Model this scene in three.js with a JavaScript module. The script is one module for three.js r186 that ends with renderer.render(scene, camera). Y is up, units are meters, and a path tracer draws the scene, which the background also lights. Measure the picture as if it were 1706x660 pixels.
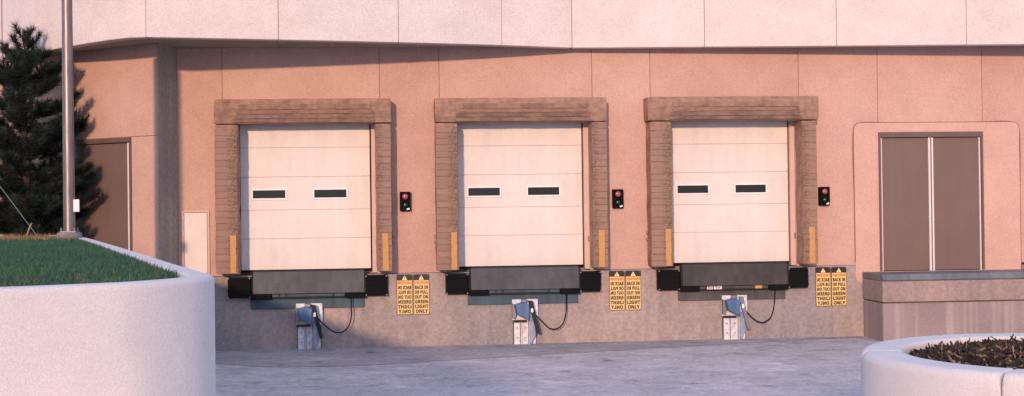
import * as THREE from 'three';
import { RoundedBoxGeometry } from 'three/addons/geometries/RoundedBoxGeometry.js';
import { mergeGeometries } from 'three/addons/utils/BufferGeometryUtils.js';

// ------------------------------------------------------------------ camera, sky, sun, exposure
const scene = new THREE.Scene();
const D2R = Math.PI / 180;
const camera = new THREE.PerspectiveCamera(17.06, 1024 / 396, 0.1, 2000);
camera.position.set(-1.894, 2.149, 20.691);
camera.rotation.order = 'YXZ';
camera.rotation.set(0.4096 * D2R, -5.23 * D2R, -0.7424 * D2R);

const SUN_AZ = 15 * D2R, SUN_EL = 12.8 * D2R;            // sun low behind the camera, a little to its left
const sunDir = new THREE.Vector3(-Math.sin(SUN_AZ) * Math.cos(SUN_EL), Math.sin(SUN_EL), Math.cos(SUN_AZ) * Math.cos(SUN_EL));
{
  const W = 256, H = 128, d = new Float32Array(W * H * 4), v = new THREE.Vector3();
  for (let j = 0; j < H; j++) for (let i = 0; i < W; i++) {
    const el = ((j + 0.5) / H - 0.5) * Math.PI, az = ((i + 0.5) / W - 0.5) * 2 * Math.PI;
    v.set(Math.cos(el) * Math.cos(az), Math.sin(el), Math.cos(el) * Math.sin(az));
    const up = Math.max(0, Math.sin(el)), t = Math.pow(up, 0.55), c = Math.max(0, v.dot(sunDir));
    const w = 0.5 + 0.5 * v.dot(sunDir);
    const glow = 0.55 * Math.pow(c, 6) * (1 - 0.7 * t);
    const k = (j * W + i) * 4;
    d[k] = (0.78 + 0.28 * w) * (1 - t) + 0.54 * t + glow * 1.0;
    d[k + 1] = (0.90 + 0.13 * w) * (1 - t) + 0.70 * t + glow * 0.62;
    d[k + 2] = (1.25 - 0.13 * w) * (1 - t) + 1.18 * t + glow * 0.36;
    d[k + 3] = 1;
  }
  const sky = new THREE.DataTexture(d, W, H, THREE.RGBAFormat, THREE.FloatType);
  sky.mapping = THREE.EquirectangularReflectionMapping; sky.magFilter = THREE.LinearFilter; sky.minFilter = THREE.LinearFilter;
  sky.needsUpdate = true;
  scene.background = sky; scene.environment = sky;
  scene.backgroundIntensity = 1; scene.environmentIntensity = 1;
}
const sun = new THREE.DirectionalLight(new THREE.Color().setRGB(1.0, 0.645, 0.44), 3.3);
sun.name = 'sun';
sun.position.copy(sunDir).multiplyScalar(60); sun.target.position.set(0, 2, 0);
sun.castShadow = true; sun.shadow.mapSize.set(4096, 4096); sun.shadow.radius = 3;
Object.assign(sun.shadow.camera, { left: -18, right: 18, top: 14, bottom: -10, near: 1, far: 120 });
scene.add(sun, sun.target);

const renderer = new THREE.WebGLRenderer({ antialias: true });
renderer.setSize(1024, 396);
renderer.toneMapping = THREE.LinearToneMapping;
renderer.toneMappingExposure = 0.97;
renderer.shadowMap.enabled = true;

// ------------------------------------------------------------------ helpers
let seed = 12345;
const rnd = () => { seed = (seed * 1664525 + 1013904223) >>> 0; return seed / 4294967296; };
const rr = (a, b) => a + (b - a) * rnd();
const taken = {};
function numbered(n) { const k = taken[n] = (taken[n] ?? -1) + 1; return k ? `${n}_${String(k).padStart(3, '0')}` : n; }

// tileable value noise
function makeNoise(period, s0) {
  let s = s0 >>> 0; const g = new Float32Array(period * period);
  for (let i = 0; i < g.length; i++) { s = (s * 1664525 + 1013904223) >>> 0; g[i] = s / 4294967296; }
  return (x, y) => {
    const xi = Math.floor(x), yi = Math.floor(y), fx = x - xi, fy = y - yi;
    const a = ((xi % period) + period) % period, b = (a + 1) % period, c = ((yi % period) + period) % period, e = (c + 1) % period;
    const u = fx * fx * (3 - 2 * fx), w = fy * fy * (3 - 2 * fy);
    return (g[c * period + a] * (1 - u) + g[c * period + b] * u) * (1 - w) + (g[e * period + a] * (1 - u) + g[e * period + b] * u) * w;
  };
}
const nzCache = {};
function nz(period, s) { const k = period + '_' + s; return nzCache[k] ??= makeNoise(period, s * 7919 + period * 31 + 17); }
// fbm over u,v in 0..1, base cells per tile (px, py)
function fbm(u, v, base, oct, s) {
  let a = 0.5, sum = 0, n = 0, p = base;
  for (let o = 0; o < oct; o++) { sum += a * nz(p, s + o)(u * p, v * p); n += a; a *= 0.5; p *= 2; }
  return sum / n;
}
function tex(size, fn, srgb = true) {                    // fn(u,v) -> [r,g,b] display values 0..1
  const d = new Uint8Array(size * size * 4);
  for (let j = 0; j < size; j++) for (let i = 0; i < size; i++) {
    const c = fn((i + 0.5) / size, (j + 0.5) / size, i, j), k = (j * size + i) * 4;
    d[k] = Math.max(0, Math.min(255, c[0] * 255)); d[k + 1] = Math.max(0, Math.min(255, c[1] * 255)); d[k + 2] = Math.max(0, Math.min(255, c[2] * 255)); d[k + 3] = 255;
  }
  const t = new THREE.DataTexture(d, size, size, THREE.RGBAFormat, THREE.UnsignedByteType);
  t.wrapS = t.wrapT = THREE.RepeatWrapping; t.magFilter = THREE.LinearFilter; t.minFilter = THREE.LinearMipmapLinearFilter; t.generateMipmaps = true;
  if (srgb) t.colorSpace = THREE.SRGBColorSpace;
  t.needsUpdate = true; return t;
}
function rep(t, metres) { t.repeat.set(1 / metres, 1 / metres); return t; }
const cl = (x) => Math.max(0, Math.min(1, x));

// ------------------------------------------------------------------ procedural textures
const stuccoT = rep(tex(1024, (u, v) => {
  const g = nz(512, 1)(u * 512, v * 512), g2 = nz(256, 2)(u * 256, v * 256), c = fbm(u, v, 4, 5, 5), w = fbm(u, v, 16, 3, 11);
  const l = 0.93 + 0.10 * (g - 0.5) + 0.08 * (g2 - 0.5) + 0.06 * (c - 0.5) + 0.05 * (w - 0.5);
  return [l, l + 0.03 * (c - 0.5), l + 0.045 * (c - 0.5)];
}), 3.1);
const stuccoB = rep(tex(512, (u, v) => { const g = 0.6 * nz(256, 21)(u * 256, v * 256) + 0.4 * nz(128, 22)(u * 128, v * 128); return [g, g, g]; }, false), 1.7);
const aggT = rep(tex(1024, (u, v) => {
  const g = nz(512, 31)(u * 512, v * 512), g2 = nz(256, 32)(u * 256, v * 256), c = fbm(u, v, 4, 5, 35);
  let l = 0.92 + 0.11 * (g - 0.5) + 0.05 * (g2 - 0.5) + 0.09 * (c - 0.5);
  if (g2 > 0.88) l -= 0.16 * (g2 - 0.88) / 0.12; if (g < 0.1) l += 0.06;
  return [l, l - 0.012 * (c - 0.5), l - 0.03 * (c - 0.5)];
}), 1.3);
const aggB = rep(tex(512, (u, v) => { const g = 0.5 * nz(256, 41)(u * 256, v * 256) + 0.5 * nz(128, 42)(u * 128, v * 128); return [g, g, g]; }, false), 0.8);
const baseT = rep(tex(1024, (u, v) => {
  const g = nz(512, 51)(u * 512, v * 512), g2 = nz(128, 52)(u * 128, v * 128), c = fbm(u, v, 3, 6, 55), w = fbm(u, v, 8, 4, 61), st = nz(64, 66)(u * 64, v * 4);
  const l = 0.85 + 0.10 * (g - 0.5) + 0.10 * (g2 - 0.5) + 0.13 * (c - 0.5) + 0.08 * (w - 0.5) + 0.06 * (st - 0.5), r = 0.22 * (c - 0.5) + 0.06 * (w - 0.5);
  return [l + r * 0.5, l - 0.02, l - 0.02 - r * 0.35];
}), 4.7);
const groundT = tex(2048, (u, v) => {
  const g = nz(1024, 71)(u * 1024, v * 1024), g2 = nz(512, 72)(u * 512, v * 512), g3 = nz(128, 73)(u * 128, v * 128), c = fbm(u, v, 3, 5, 75), p = fbm(u, v, 14, 4, 85), q = fbm(u, v, 22, 3, 89), s1 = nz(64, 81)(u * 16, v * 64);
  let l = 0.86 + 0.16 * (g - 0.5) + 0.14 * (g2 - 0.5) + 0.12 * (g3 - 0.5) + 0.10 * (c - 0.5) + 0.11 * (p - 0.5) + 0.07 * (s1 - 0.5);
  l -= 0.9 * Math.max(0, 0.31 - q); l += 0.5 * Math.max(0, q - 0.64);
  return [l + 0.03 * (p - 0.5), l, l + 0.02 * (c - 0.5)];
});
groundT.repeat.set(1 / 7.9, 1 / 7.9);
const fabricT = rep(tex(512, (u, v) => {
  const g = nz(256, 91)(u * 256, v * 256), c = fbm(u, v, 4, 5, 95), w = fbm(u, v, 16, 3, 97), h = nz(64, 99)(u * 8, v * 64);
  const l = 0.86 + 0.20 * (g - 0.5) + 0.22 * (c - 0.5) + 0.20 * (w - 0.5) + 0.10 * (h - 0.5);
  return [l + 0.02, l, l - 0.01];
}), 0.9);
// rubbed-in grime on the pad fabric: short dark scuff marks, thickest on the side that trucks press against (u = 1)
const grimeT = tex(512, (u, v) => {
  const g = nz(256, 141)(u * 256, v * 256), c = fbm(u, v, 4, 4, 145), s1 = nz(128, 147)(u * 24, v * 128), s2 = nz(64, 148)(u * 10, v * 64), w = fbm(u, v, 12, 3, 151);
  const dens = 0.12 + 0.5 * cl((u - 0.3) * 2 + 0.5 * (w - 0.5));
  const scuff = cl((dens - 0.55 * s1 - 0.45 * s2 + 0.12 * (w - 0.5)) * 4);
  const l = 0.90 + 0.14 * (g - 0.5) + 0.12 * (c - 0.5) - 0.24 * scuff;
  return [l, l + 0.01 * scuff, l + 0.02 * scuff];
});
const paintT = rep(tex(512, (u, v) => {
  const g = nz(256, 101)(u * 256, v * 256), c = fbm(u, v, 4, 5, 105), w = nz(32, 107)(u * 32, v * 4);
  const l = 0.92 + 0.07 * (g - 0.5) + 0.07 * (c - 0.5) + 0.03 * (w - 0.5);
  return [l, l, l - 0.02 * (c - 0.5)];
}), 1.9);
const wornT = rep(tex(512, (u, v) => {                    // worn painted steel with rubbed vertical marks
  const g = nz(256, 111)(u * 256, v * 256), c = fbm(u, v, 4, 5, 115), w = nz(64, 117)(u * 64, v * 3), w2 = nz(16, 118)(u * 16, v * 2);
  const l = 0.78 + 0.14 * (g - 0.5) + 0.22 * (c - 0.5) + 0.12 * (w - 0.5) * w2 + 0.14 * (w2 - 0.5);
  return [l + 0.02 * (c - 0.5), l, l];
}), 1.3);
const galvT = rep(tex(256, (u, v) => {
  const g = nz(128, 121)(u * 128, v * 128), c = fbm(u, v, 8, 4, 125);
  const l = 0.86 + 0.10 * (g - 0.5) + 0.26 * (c - 0.5); return [l, l, l + 0.01];
}), 0.5);
const effloT = rep(tex(1024, (u, v) => {                 // pale lime runs down a concrete face
  const g = nz(512, 131)(u * 512, v * 512), c = fbm(u, v, 4, 5, 135), w = nz(64, 137)(u * 64, v * 2), w2 = nz(32, 138)(u * 32, v * 1), b = nz(8, 139)(u * 8, v * 2);
  const run = cl((w * 0.6 + w2 * 0.5 - 0.55) * 3) * (0.35 + 0.65 * b);
  const l = 0.72 + 0.12 * (g - 0.5) + 0.12 * (c - 0.5) + 0.10 * run; return [l + 0.01, l, l + 0.005];
}), 3.3);

const col = (r, g, b) => new THREE.Color().setRGB(r, g, b);
const mat = (c, rough, map, bump, bs, extra = {}) => new THREE.MeshStandardMaterial({ color: c, roughness: rough, map: map ?? null, bumpMap: bump ?? null, bumpScale: bs ?? 0, ...extra });
const M = {
  wall: mat(col(0.625, 0.40, 0.322), 0.92, stuccoT, stuccoB, 0.003),
  fascia: mat(col(0.765, 0.69, 0.655), 0.9, stuccoT, stuccoB, 0.003),
  concrete: mat(col(0.45, 0.43, 0.36), 0.93, baseT, stuccoB, 0.003),
  joint: mat(col(0.24, 0.125, 0.10), 0.9),
  base: mat(col(0.47, 0.41, 0.385), 0.93, baseT, stuccoB, 0.004),
  landing: mat(col(0.40, 0.335, 0.315), 0.93, baseT, stuccoB, 0.004),
  efflo: mat(col(0.54, 0.45, 0.435), 0.93, effloT, stuccoB, 0.004),
  edgeSteel: mat(col(0.27, 0.29, 0.31), 0.6, wornT, null, 0, { metalness: 0.2 }),
  ground: mat(col(0.62, 0.585, 0.605), 0.9, groundT, groundT, 0.003),
  groundDark: mat(col(0.48, 0.45, 0.455), 0.92, groundT, groundT, 0.003),
  doorCream: mat(col(0.82, 0.745, 0.685), 0.62, paintT),
  windowTrim: mat(col(0.93, 0.91, 0.88), 0.5, paintT),
  jamb: mat(col(0.72, 0.52, 0.45), 0.7, paintT),
  brown: mat(col(0.185, 0.125, 0.105), 0.65, paintT),
  brownFrame: mat(col(0.15, 0.10, 0.082), 0.65, paintT),
  weather: mat(col(0.82, 0.76, 0.74), 0.45, paintT),
  rubber: new THREE.MeshPhysicalMaterial({ color: col(0.007, 0.007, 0.008), roughness: 0.85, specularIntensity: 0.25 }),
  seal: mat(col(0.37, 0.235, 0.175), 0.95, fabricT),
  sealB: mat(col(0.32, 0.205, 0.152), 0.95, fabricT),
  sealC: mat(col(0.25, 0.168, 0.128), 0.95, fabricT),
  pleat: mat(col(0.37, 0.235, 0.175), 0.95, grimeT),
  pleatB: mat(col(0.34, 0.218, 0.163), 0.95, grimeT),
  yellow: mat(col(0.62, 0.32, 0.11), 0.75, paintT),
  lip: mat(col(0.105, 0.115, 0.14), 0.6, wornT, null, 0, { metalness: 0.25 }),
  teal: mat(col(0.065, 0.13, 0.19), 0.6, wornT, null, 0, { metalness: 0.2 }),
  darkSteel: mat(col(0.016, 0.019, 0.022), 0.8, paintT),
  galv: mat(col(0.84, 0.85, 0.88), 0.55, galvT, null, 0, { metalness: 0.1 }),
  blue: mat(col(0.12, 0.27, 0.52), 0.45, wornT, null, 0, { metalness: 0.15 }),
  lightBlue: mat(col(0.34, 0.42, 0.55), 0.5, galvT, null, 0, { metalness: 0.2 }),
  bolt: mat(col(0.20, 0.20, 0.22), 0.5, null, null, 0, { metalness: 0.5 }),
  black: new THREE.MeshPhysicalMaterial({ color: col(0.006, 0.006, 0.007), roughness: 0.85, specularIntensity: 0.25 }),
  redLens: mat(col(0.34, 0.09, 0.11), 0.25),
  greenLens: mat(col(0.006, 0.05, 0.028), 0.2),
  white: mat(col(0.8, 0.79, 0.77), 0.6),
  planter: mat(col(0.745, 0.69, 0.66), 0.88, aggT, aggB, 0.0012),
  soil: mat(col(0.045, 0.035, 0.025), 1),
  pole: mat(col(0.30, 0.255, 0.24), 0.42, galvT, null, 0, { metalness: 0.75 }),
  footing: mat(col(0.30, 0.30, 0.32), 0.9, baseT),
  bark: mat(col(0.09, 0.055, 0.04), 1, fabricT),
  glass: new THREE.MeshPhysicalMaterial({ color: col(0.12, 0.12, 0.13), roughness: 0.04, transmission: 1, thickness: 0, ior: 1.5 }),
};

// metric box-projected uv
function muv(g0, ox = 0, oy = 0) {
  const g = g0.index ? g0.toNonIndexed() : g0;
  const p = g.attributes.position, uv = new Float32Array(p.count * 2);
  const a = new THREE.Vector3(), b = new THREE.Vector3(), c = new THREE.Vector3(), n = new THREE.Vector3();
  for (let i = 0; i < p.count; i += 3) {
    a.fromBufferAttribute(p, i); b.fromBufferAttribute(p, i + 1); c.fromBufferAttribute(p, i + 2);
    n.copy(b).sub(a).cross(c.clone().sub(a));
    const x = Math.abs(n.x), y = Math.abs(n.y), z = Math.abs(n.z);
    for (const [k, q] of [[0, a], [1, b], [2, c]]) {
      const [u, v] = z >= x && z >= y ? [q.x, q.y] : x >= y ? [q.z, q.y] : [q.x, q.z];
      uv[(i + k) * 2] = u + ox; uv[(i + k) * 2 + 1] = v + oy;
    }
  }
  g.setAttribute('uv', new THREE.BufferAttribute(uv, 2));
  return g;
}
const ruv = (g) => muv(g, rr(0, 9), rr(0, 9));
const cache = {};
function rbox(w, h, d, r = 0.006, seg = 1) {
  return new RoundedBoxGeometry(w, h, d, seg, Math.min(r, w / 2.01, h / 2.01, d / 2.01));
}
function cbox(w, h, d, r = 0.006, variant = 0) {         // cached, uv'd
  const k = [w, h, d, r, variant].map((x) => +x.toFixed(4)).join();
  return cache[k] ??= ruv(rbox(w, h, d, r));
}
function mesh(name, geo, m, parent, pos = [0, 0, 0], rot = [0, 0, 0]) {
  const o = new THREE.Mesh(geo, m); o.name = name; o.castShadow = o.receiveShadow = true;
  o.position.set(...pos); o.rotation.set(...rot); parent.add(o); return o;
}
function group(name, parent, pos = [0, 0, 0], ry = 0) {
  const o = new THREE.Group(); o.name = name; o.position.set(...pos); o.rotation.y = ry; parent.add(o); return o;
}
function thing(name, label, category, pos = [0, 0, 0], ry = 0, grp) {
  const o = group(numbered(name), scene, pos, ry); o.userData = { label, category }; if (grp) o.userData.group = grp; return o;
}
function tag(o, label, category, grp) { o.userData = { label, category }; if (grp) o.userData.group = grp; return o; }
// box from extents
function ext(name, x0, x1, y0, y1, z0, z1, m, parent, r = 0.006) {
  const g = muv(rbox(x1 - x0, y1 - y0, z1 - z0, r), (x0 + x1) / 2, (y0 + y1) / 2);
  return mesh(name, g, m, parent, [(x0 + x1) / 2, (y0 + y1) / 2, (z0 + z1) / 2]);
}
// shape in x,y extruded towards +z from z0 by depth
function slab(name, pts, z0, depth, m, parent, holes = [], bev = 0.004) {
  const s = new THREE.Shape(pts.map(([x, y]) => new THREE.Vector2(x, y)));
  for (const h of holes) s.holes.push(new THREE.Path(h.map(([x, y]) => new THREE.Vector2(x, y))));
  const g = new THREE.ExtrudeGeometry(s, { depth: depth - 2 * bev, bevelEnabled: bev > 0, bevelThickness: bev, bevelSize: bev, bevelOffset: -bev, bevelSegments: 1, curveSegments: 8 });
  g.translate(0, 0, z0 + bev);
  return mesh(name, muv(g), m, parent);
}
// plan polygon (x,z) extruded in y
function prism(name, pts, y0, y1, m, parent, bev = 0.006) {
  const s = new THREE.Shape(pts.map(([x, z]) => new THREE.Vector2(x, -z)));
  const g = new THREE.ExtrudeGeometry(s, { depth: y1 - y0 - 2 * bev, bevelEnabled: bev > 0, bevelThickness: bev, bevelSize: bev, bevelOffset: -bev, bevelSegments: 1 });
  g.rotateX(-Math.PI / 2); g.translate(0, y0 + bev, 0);
  return mesh(name, ruv(g), m, parent);
}
function tube(name, pts, r, m, parent, seg = 40, rad = 8) {
  const c = new THREE.CatmullRomCurve3(pts.map((p) => new THREE.Vector3(...p)));
  return mesh(name, new THREE.TubeGeometry(c, seg, r, rad, false), m, parent);
}

// ------------------------------------------------------------------ ground
{
  const g = new THREE.PlaneGeometry(600, 600); g.rotateX(-Math.PI / 2);
  const p = g.attributes.position, uv = g.attributes.uv;
  for (let i = 0; i < p.count; i++) uv.setXY(i, p.getX(i), p.getZ(i));
  const o = mesh('ground', g, M.ground, scene); o.userData.kind = 'structure';
}

// darker, greyer ground sheet in front of the docks, its edge running off at an angle
{
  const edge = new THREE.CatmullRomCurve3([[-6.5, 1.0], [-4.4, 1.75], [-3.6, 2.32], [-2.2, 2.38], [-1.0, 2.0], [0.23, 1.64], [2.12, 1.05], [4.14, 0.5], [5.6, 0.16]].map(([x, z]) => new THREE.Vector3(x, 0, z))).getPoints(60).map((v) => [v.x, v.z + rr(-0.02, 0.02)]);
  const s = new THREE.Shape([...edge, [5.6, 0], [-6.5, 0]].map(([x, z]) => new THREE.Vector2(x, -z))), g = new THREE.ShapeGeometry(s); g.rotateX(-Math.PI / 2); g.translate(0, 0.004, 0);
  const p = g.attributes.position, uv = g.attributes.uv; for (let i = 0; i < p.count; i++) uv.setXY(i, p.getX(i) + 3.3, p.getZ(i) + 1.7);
  const o = mesh('dark_ground_sheet', g, M.groundDark, scene); o.userData.kind = 'structure';
}
// ------------------------------------------------------------------ the building
const BAY = [-3.22, 0.13, 3.48];
const H = 4.63;                                           // underside of the overhanging upper wall
const bld = thing('warehouse_building', 'pink stucco warehouse with pale overhanging upper wall and three loading doors', 'building');
const WALL_B = 1.148;
const J = 0.0042;                                          // half joint width

// dock wall panels, cast in slightly differing tones
const tone = (m, f, h) => { const c = m.clone(); c.color.setRGB(m.color.r * f, m.color.g * f * h, m.color.b * f * h); return c; };
const wallTones = [M.wall, tone(M.wall, 0.97, 0.98), tone(M.wall, 1.02, 1.02)], fasciaTones = [M.fascia, tone(M.fascia, 0.965, 1.015), tone(M.fascia, 1.0, 0.985)];
const jointsX = [-5.16, -4.471, -2.055, -1.122, 1.295, 2.228, 4.646, 5.954, 7.705, 10.1, 12.5, 15];
for (let i = 0; i < jointsX.length - 1; i++) {
  const a = jointsX[i] + (i ? J : 0), b = jointsX[i + 1] - J;
  const bay = BAY.find((c) => c > a && c < b);
  const top = H + 0.12;
  const WM = wallTones[(i * 5) % 3];
  if (bay !== undefined) slab('wall_panel', [[a, WALL_B], [bay - 1.1, WALL_B], [bay - 1.1, 3.62], [bay + 1.1, 3.62], [bay + 1.1, WALL_B], [b, WALL_B], [b, top], [a, top]], -0.25, 0.25, WM, bld);
  else if (jointsX[i] === 5.954) { ext('wall_panel', a, b, 3.3, top, -0.25, 0, WM, bld, 0.004); ext('wall_panel', a, b, 0, 0.99, -0.25, 0, WM, bld, 0.004); }
  else ext('wall_panel', a, b, WALL_B, top, -0.25, 0, WM, bld, 0.004);
  if (i) ext('joint_sealant', jointsX[i] - 0.02, jointsX[i] + 0.02, WALL_B, top, -0.12, -0.007, M.joint, bld, 0.002);
}
// concrete dock face under the pink wall
ext('dock_face', -5.6, 5.7, -0.3, WALL_B - 0.004, -0.25, 0.012, M.base, bld, 0.012);
ext('dock_floor', -12, 15, 0.9, 1.19, -6, -0.252, M.base, bld, 0.004);

// slanted return and the left-hand wall, which runs back at an angle
prism('corner_column', [[-5.155, 0.004], [-5.316, 0.68], [-5.346, 0.656], [-5.316, 0.56], [-5.25, -0.25], [-5.155, -0.25]], 0, H + 0.1, M.concrete, bld, 0.004);
const LW = group('side_wall', bld, [-5.318, 0, 0.68], -38.4 * D2R);        // local x runs to the right, z faces out
const sx = (X) => (X + 5.318) / 0.784;                      // world X -> local x on that wall
ext('wall_panel', sx(-5.795), -0.037, 0, 3.285, -0.05, 0, M.wall, LW, 0.004);
ext('wall_panel', sx(-6.78), -0.037, 3.295, H + 0.1, -0.05, 0, M.wall, LW, 0.004);
ext('wall_panel', sx(-9.2), sx(-6.79), 3.295, H + 0.1, -0.05, 0, M.wall, LW, 0.004);
ext('wall_panel', sx(-9.2), sx(-6.79), 0, 3.285, -0.05, 0, M.wall, LW, 0.004);
ext('wall_panel', sx(-13), sx(-9.21), 0, H + 0.1, -0.05, 0, M.wall, LW, 0.004);
ext('joint_sealant', sx(-9.2), -0.045, 3.26, 3.32, -0.04, -0.006, M.joint, LW, 0.002);
// brown service door in the side wall
{
  const d = group('service_door', bld, [-5.318, 0, 0.68], -38.4 * D2R);
  d.userData.label = 'brown steel door behind the pine, white strip along its edge';
  const a = sx(-6.77), b = sx(-5.803);
  ext('door_frame', a, b, 3.215, 3.284, -0.2, 0.012, M.brownFrame, d);
  ext('door_frame', b - 0.04, b, 0, 3.213, -0.2, 0.012, M.brownFrame, d);
  ext('door_frame', a, a + 0.05, 0, 3.213, -0.2, 0.012, M.brownFrame, d);
  ext('weather_strip', b - 0.078, b - 0.043, 0.02, 3.205, -0.14, 0.008, M.weather, d);
  ext('door_leaf', a + 0.055, b - 0.078, 0.02, 3.205, -0.12, -0.03, M.brown, d);
}

// overhanging upper wall (fascia), panel by panel; outer face in plan
const curve = [[-12, -7.4], [-8.203, -1.62], [-7.6, -0.66], [-7.12, -0.03], [-6.82, 0.345], [-6.5, 0.69], [-6.2, 1.0], [-5.9, 1.285], [-5.62, 1.495], [-5.327, 1.6]];
function sampleCurve(pts, n) { const c = new THREE.CatmullRomCurve3(pts.map(([x, z]) => new THREE.Vector3(x, 0, z)), false, 'centripetal'); return c.getPoints(n).map((v) => [v.x, v.z]); }
function wallStrip(pts, t) {                              // plan polygon of a wall of thickness t behind an outer line running left to right
  const inner = pts.map((p, i) => {
    const q = pts[Math.max(0, i - 1)], r = pts[Math.min(pts.length - 1, i + 1)], dx = r[0] - q[0], dz = r[1] - q[1], l = Math.hypot(dx, dz);
    return [p[0] + dz / l * t, p[1] - dx / l * t];
  });
  return [...pts, ...inner.reverse()];
}
const shorten = (pts, g) => {
  const n = pts.length, f = (a, b) => { const l = Math.hypot(b[0] - a[0], b[1] - a[1]); return [a[0] + (b[0] - a[0]) / l * g, a[1] + (b[1] - a[1]) / l * g]; };
  return [f(pts[0], pts[1]), ...pts.slice(1, n - 1), f(pts[n - 1], pts[n - 2])];
};
const fasciaPanels = [
  [[-12, -7.4], [-8.203, -1.62]],
  sampleCurve(curve.slice(1), 24),
  [[-5.327, 1.6], [-4.4, 1.455], [-3.496, 1.3]], [[-3.496, 1.3], [-2.6, 1.14], [-1.755, 0.975]], [[-1.755, 0.975], [-0.95, 0.795], [-0.18, 0.6]], [[-0.18, 0.6], [0.95, 0.262]],
  [[0.95, 0.262], [3.037, 0.348]], [[3.037, 0.348], [5.129, 0.455]], [[5.129, 0.455], [7.202, 0.566]], [[7.202, 0.566], [9.28, 0.678]], [[9.28, 0.678], [11.4, 0.79]], [[11.4, 0.79], [15, 0.985]],
];
const TOP = 8.2;
fasciaPanels.forEach((p, i) => prism('fascia_panel', wallStrip(shorten(p, 0.0045), 0.18), H, TOP, fasciaTones[(i * 2 + (i >> 1)) % 3], bld, 0.008));
for (const p of fasciaPanels.slice(1)) prism('joint_sealant', [[p[0][0] - 0.03, p[0][1] - 0.02], [p[0][0] + 0.03, p[0][1] - 0.022], [p[0][0] + 0.03, p[0][1] - 0.1], [p[0][0] - 0.03, p[0][1] - 0.1]], H + 0.01, TOP - 0.02, M.joint, bld, 0.001);
{
  const outer = fasciaPanels.flat(), line = outer.map(([x, z], i) => [x, z - 0.12]);
  const plan = [...line, [15, -6.2], [-12, -13]];
  prism('soffit', plan, H + 0.035, H + 0.115, M.concrete, bld, 0);
  prism('roof_slab', plan, TOP - 0.3, TOP - 0.12, M.concrete, bld, 0);
  ext('rear_wall', -12.2, 15, 0, TOP - 0.1, -6.4, -6.2, M.wall, bld);
  ext('end_wall', 14.8, 15, 0, TOP - 0.35, -6.19, -0.26, M.wall, bld);
  ext('end_wall', -9.4, -9.2, 0, TOP - 0.35, -6.19, -4.6, M.wall, bld);
}

// overhead doors
const secY = [1.225, 1.71, 2.155, 2.67, 3.125, 3.6];
const doorLabels = ['cream sectional loading door nearest the brown corner return', 'cream sectional loading door in the middle bay', 'cream sectional loading door nearest the brown double doors'];
BAY.forEach((c, b) => {
  const d = group('overhead_door', bld, [c, 0, 0]); d.userData.label = doorLabels[b];
  for (let i = 0; i < 5; i++) {
    const y0 = secY[i] + 0.0028, y1 = secY[i + 1] - 0.0028, x0 = -1.0, x1 = 1.0;
    if (i === 2) {
      const hole = (a, e) => [[a, 2.337], [e, 2.337], [e, 2.467], [a, 2.467]];
      slab('door_section', [[x0, y0], [x1, y0], [x1, y1], [x0, y1]], -0.15, 0.05, M.doorCream, d, [hole(-0.815, -0.31), hole(0.13, 0.635)], 0.004);
    } else ext('door_section', x0, x1, y0, y1, -0.15, -0.1, M.doorCream, d, 0.004);
    if (i) ext('section_tongue', -0.995, 0.995, secY[i] - 0.01, secY[i] + 0.01, -0.148, -0.116, M.doorCream, d, 0.001);
  }
  for (const [a, e] of [[-0.815, -0.31], [0.13, 0.635]]) {
    const o = 0.022, y0 = 2.337, y1 = 2.467;
    slab('window_frame', [[a - o, y0 - o], [e + o, y0 - o], [e + o, y1 + o], [a - o, y1 + o]], -0.099, 0.014, M.windowTrim, d, [[[a + 0.004, y0 + 0.004], [e - 0.004, y0 + 0.004], [e - 0.004, y1 - 0.004], [a + 0.004, y1 - 0.004]]], 0.003);
    ext('window_pane', a + 0.001, e - 0.001, y0 + 0.001, y1 - 0.001, -0.128, -0.122, M.glass, d, 0.001);
  }
  ext('bottom_seal', -1.0, 1.0, 1.195, 1.228, -0.148, -0.105, M.rubber, d, 0.004);
  for (const s of [-1, 1]) {
    const x = s * 1.062;
    ext('door_jamb', x - 0.04, x + 0.04, 1.16, 3.61, -0.2, -0.055, M.jamb, d, 0.006);
    ext('jamb_edge', s > 0 ? 1.104 : -1.125, s > 0 ? 1.125 : -1.104, 1.16, 3.61, -0.16, -0.02, M.jamb, d, 0.004);
    ext('latch', x + 0.015, x + 0.05, 1.60, 1.68, -0.053, -0.02, M.bolt, d, 0.004);
  }
  ext('door_header', -1.12, 1.12, 3.56, 3.615, -0.095, -0.02, M.brownFrame, d, 0.004);
});

// small cream access hatch beside the return
{
  const d = group('access_hatch', bld); d.userData.label = 'small cream access hatch with hinges beside the first dock seal';
  const x0 = -5.105, x1 = -4.685, y0 = 1.16, y1 = 2.165;
  slab('hatch_frame', [[x0, y0], [x1, y0], [x1, y1], [x0, y1]], 0.002, 0.02, M.jamb, d, [[[x0 + 0.032, y0 + 0.03], [x1 - 0.032, y0 + 0.03], [x1 - 0.032, y1 - 0.03], [x0 + 0.032, y1 - 0.03]]], 0.003);
  ext('hatch_leaf', x0 + 0.038, x1 - 0.038, y0 + 0.035, y1 - 0.037, 0.003, 0.018, M.doorCream, d, 0.004);
  for (const y of [1.3, 1.55, 1.8, 2.05]) ext('hinge', x0 + 0.022, x0 + 0.048, y - 0.03, y + 0.03, 0.019, 0.03, M.jamb, d, 0.004);
}

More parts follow.
